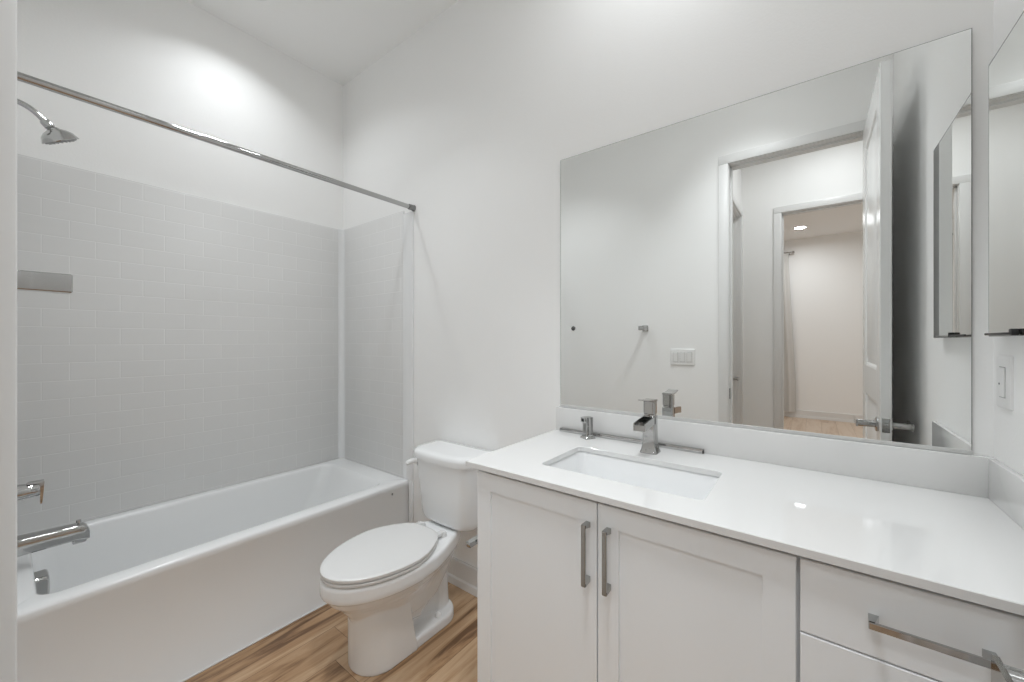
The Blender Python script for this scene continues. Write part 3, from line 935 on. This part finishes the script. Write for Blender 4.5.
obj('end_plug', box(-0.2892, -0.2872, 1.4315, 1.443, CT1 + 0.0017, CT1 + 0.0135, 0.0005, 1), M_RUBBER, tbar)

# ------------------------------------------------------------------ mirrors
MX0, MX1, MZ0, MZ1 = -0.856, 0.317, 1.005, 2.056
vm = thing('vanity_mirror', 'big frameless rectangular mirror on the wall above the vanity', 'mirror', ((MX0 + MX1) / 2, YB, MZ0))
obj('backing', box(MX0, MX1, YB - 0.0055, YB - 0.0002, MZ0, MZ1), M_GLASSEDGE, vm, smooth=False)
e = 0.0022
obj('mirror_face', loft([[(MX0 + i, y, MZ0 + i), (MX1 - i, y, MZ0 + i), (MX1 - i, y, MZ1 - i), (MX0 + i, y, MZ1 - i)] for i, y in ((0.0016, YB - 0.005), (0.0016, YB - 0.0066), (0.002, YB - 0.007))]), M_MIRROR, vm, smooth=False)
obj('bottom_channel', box(MX0, MX1, YB - 0.0085, YB - 0.0002, 0.9985, MZ0 + 0.004, 0.0008, 1), mat('clear_channel', (0.6, 0.6, 0.59), 0.3), vm)

KY0, KY1, KZ0, KZ1 = 0.993, 1.409, 1.290, 1.928
kx = XR - 0.022
mc = thing('medicine_cabinet', 'mirrored medicine cabinet with thin metal edge on the right wall', 'medicine cabinet', (XR, (KY0 + KY1) / 2, KZ0))
obj('body', box(kx + 0.010, XR - 0.0002, KY0 + 0.004, KY1 - 0.004, KZ0 + 0.004, KZ1 - 0.004, 0.001, 1), M_TRIM, mc)
dd = obj('door', box(kx, kx + 0.010, KY0, KY1, KZ0, KZ1, 0.0012, 1), M_NICKEL, mc)
obj('mirror_face', loft([[(x, KY0 + i, KZ0 + i), (x, KY1 - i, KZ0 + i), (x, KY1 - i, KZ1 - i), (x, KY0 + i, KZ1 - i)] for i, x in ((0.006, kx + 0.002), (0.006, kx - 0.0006), (0.007, kx - 0.001))]), M_MIRROR, dd, smooth=False)
bm = box(kx - 0.012, kx - 0.001, 1.232, 1.246, KZ0 + 0.001, KZ0 + 0.015, 0.002, 2)
box(kx - 0.012, kx - 0.008, 1.234, 1.385, KZ0 + 0.003, KZ0 + 0.008, 0.001, 2, bm)
obj('pull', bm, M_BLACK, dd)

# ------------------------------------------------------------------ switches
def rocker(cx, cz, hw=0.0165, hh_=0.0335):
    """decorator rocker on a plate, local: plate face y=0.006, out +y"""
    bm = loft([[(cx + a, y, cz + b) for a, b in ((-hw, -hh_), (hw, -hh_), (hw, hh_), (-hw, hh_))] for y in (0.004, 0.0065)])
    r = [[(cx - hw + .002, 0.0065, cz - hh_ + .002), (cx + hw - .002, 0.0065, cz - hh_ + .002), (cx + hw - .002, 0.0065, cz + hh_ - .002), (cx - hw + .002, 0.0065, cz + hh_ - .002)],
         [(cx - hw + .003, 0.0085, cz - hh_ + .003), (cx + hw - .003, 0.0085, cz - hh_ + .003), (cx + hw - .003, 0.0115, cz + hh_ - .003), (cx - hw + .003, 0.0115, cz + hh_ - .003)]]
    loft(r, bm=bm)
    return bm
def plate_bm(w_, h_):
    return loft([[(p[0], y, p[1]) for p in rrect(-w_ / 2 + i, w_ / 2 - i, -h_ / 2 + i, h_ / 2 - i, 0.004, 0, 3)] for y, i in ((0, 0), (0.0035, 0), (0.0055, 0.0025), (0.006, 0.006))])
s3 = thing('light_switch', 'white three gang light switch plate beside the doorway', 'light switch', (-0.722, YF, 1.166))
obj('plate', plate_bm(0.163, 0.116), M_PLASTIC, s3, local=True)
for k, cx in enumerate((0.046, 0.0, -0.046)):
    o = obj('rocker', rocker(cx, 0), M_PLASTIC, s3, local=True)
    bm = box(cx - 0.0178, cx + 0.0178, 0.0050, 0.0062, -0.0348, 0.0348)
    obj('rocker_gap', bm, mat('switch_gap', (0.35, 0.35, 0.34), 0.6), s3, local=True, smooth=False)
s1 = thing('dimmer_switch', 'white one gang slide switch plate on the right wall below the medicine cabinet', 'light switch', (XR, 1.389, 1.186), rot=(0, 0, math.radians(90)))
obj('plate', plate_bm(0.083, 0.120), M_PLASTIC, s1, local=True)
bm = box(-0.0180, 0.0180, 0.0050, 0.0062, -0.0352, 0.0352)
obj('rocker_gap', bm, mat('switch_gap_light', (0.28, 0.28, 0.27), 0.6), s1, local=True, smooth=False)
pd = obj('paddle', box(-0.0165, 0.0165, 0.004, 0.0085, -0.0335, 0.0335, 0.001, 1), M_PLASTIC, s1, local=True)
obj('indicator', lathe([(0, 0.008), (0.0022, 0.008), (0.0022, 0.0092), (0, 0.0094)], 12, 'Y', at=(0.008, 0, -0.004)), M_BLACK, pd, local=True)

# ------------------------------------------------------------------ toilet paper holder on the vanity side
th = thing('toilet_paper_holder', 'chrome toilet paper holder on the vanity side beside the toilet', 'toilet paper holder', (VX0, 0.985, 0.613))
bm = loft([[(VX0 - d, 1.010 + a, 0.613 + b) for a, b in [(p[0], p[1]) for p in rrect(-h_, h_, -h_, h_, 0.004, 0, 3)]] for d, h_ in ((0, 0.024), (0.004, 0.024), (0.010, 0.014), (0.050, 0.012))])
obj('base', bm, M_CHROME, th, sharp=30)
bm = box(VX0 - 0.066, VX0 - 0.036, 0.996, 1.024, 0.599, 0.627, 0.003, 2)
box(VX0 - 0.063, VX0 - 0.042, 0.930, 1.000, 0.604, 0.622, 0.004, 2, bm)
obj('arm', bm, M_CHROME, th, sharp=40)
obj('arm_underside', box(VX0 - 0.060, VX0 - 0.046, 0.934, 0.975, 0.6025, 0.606), M_RUBBER, th)  # dark strip along the underside of the arm

# ------------------------------------------------------------------ bedroom curtain
cu = thing('curtain', 'pale floor length curtain on a rod at the far bedroom wall, seen in the mirror', 'curtain', (-0.8, BY + 0.06, 2.75))
n = 90
ring0, ring1 = [], []
def fold(t, k, th):
    x = -1.5 + (1.30 if k == 0 else 1.36) * t
    y = BY + 0.075 + 0.028 * math.sin(t * 60) + 0.01 * math.sin(t * 23 + 1) + th
    return x, y
rings = []
for z, k in ((0.10, 1), (0.6, 1), (1.6, 0.5), (2.6, 0), (2.74, 0)):
    f = [(-1.5 + (1.20 + 0.10 * k) * i / n + 0.0, BY + 0.085 + (0.018 + 0.02 * k) * math.sin(i / n * 62) + 0.008 * math.sin(i * 0.31 + 1), z) for i in range(n + 1)]
    b = [(x, y - 0.004, zz) for x, y, zz in reversed(f)]
    rings.append(f + b)
obj('cloth', loft(rings), M_CURTAIN, cu, sharp=80)
obj('curtain_rod', lathe([(0, -1.6), (0.011, -1.6), (0.011, -0.25), (0.018, -0.248), (0.020, -0.235), (0.012, -0.222), (0, -0.22)], 16, 'X', at=(0, BY + 0.085, 2.765)), M_NICKEL, cu)
obj('rod_bracket', box(-0.30, -0.28, BY, BY + 0.09, 2.735, 2.765, 0.002, 1), M_NICKEL, cu)
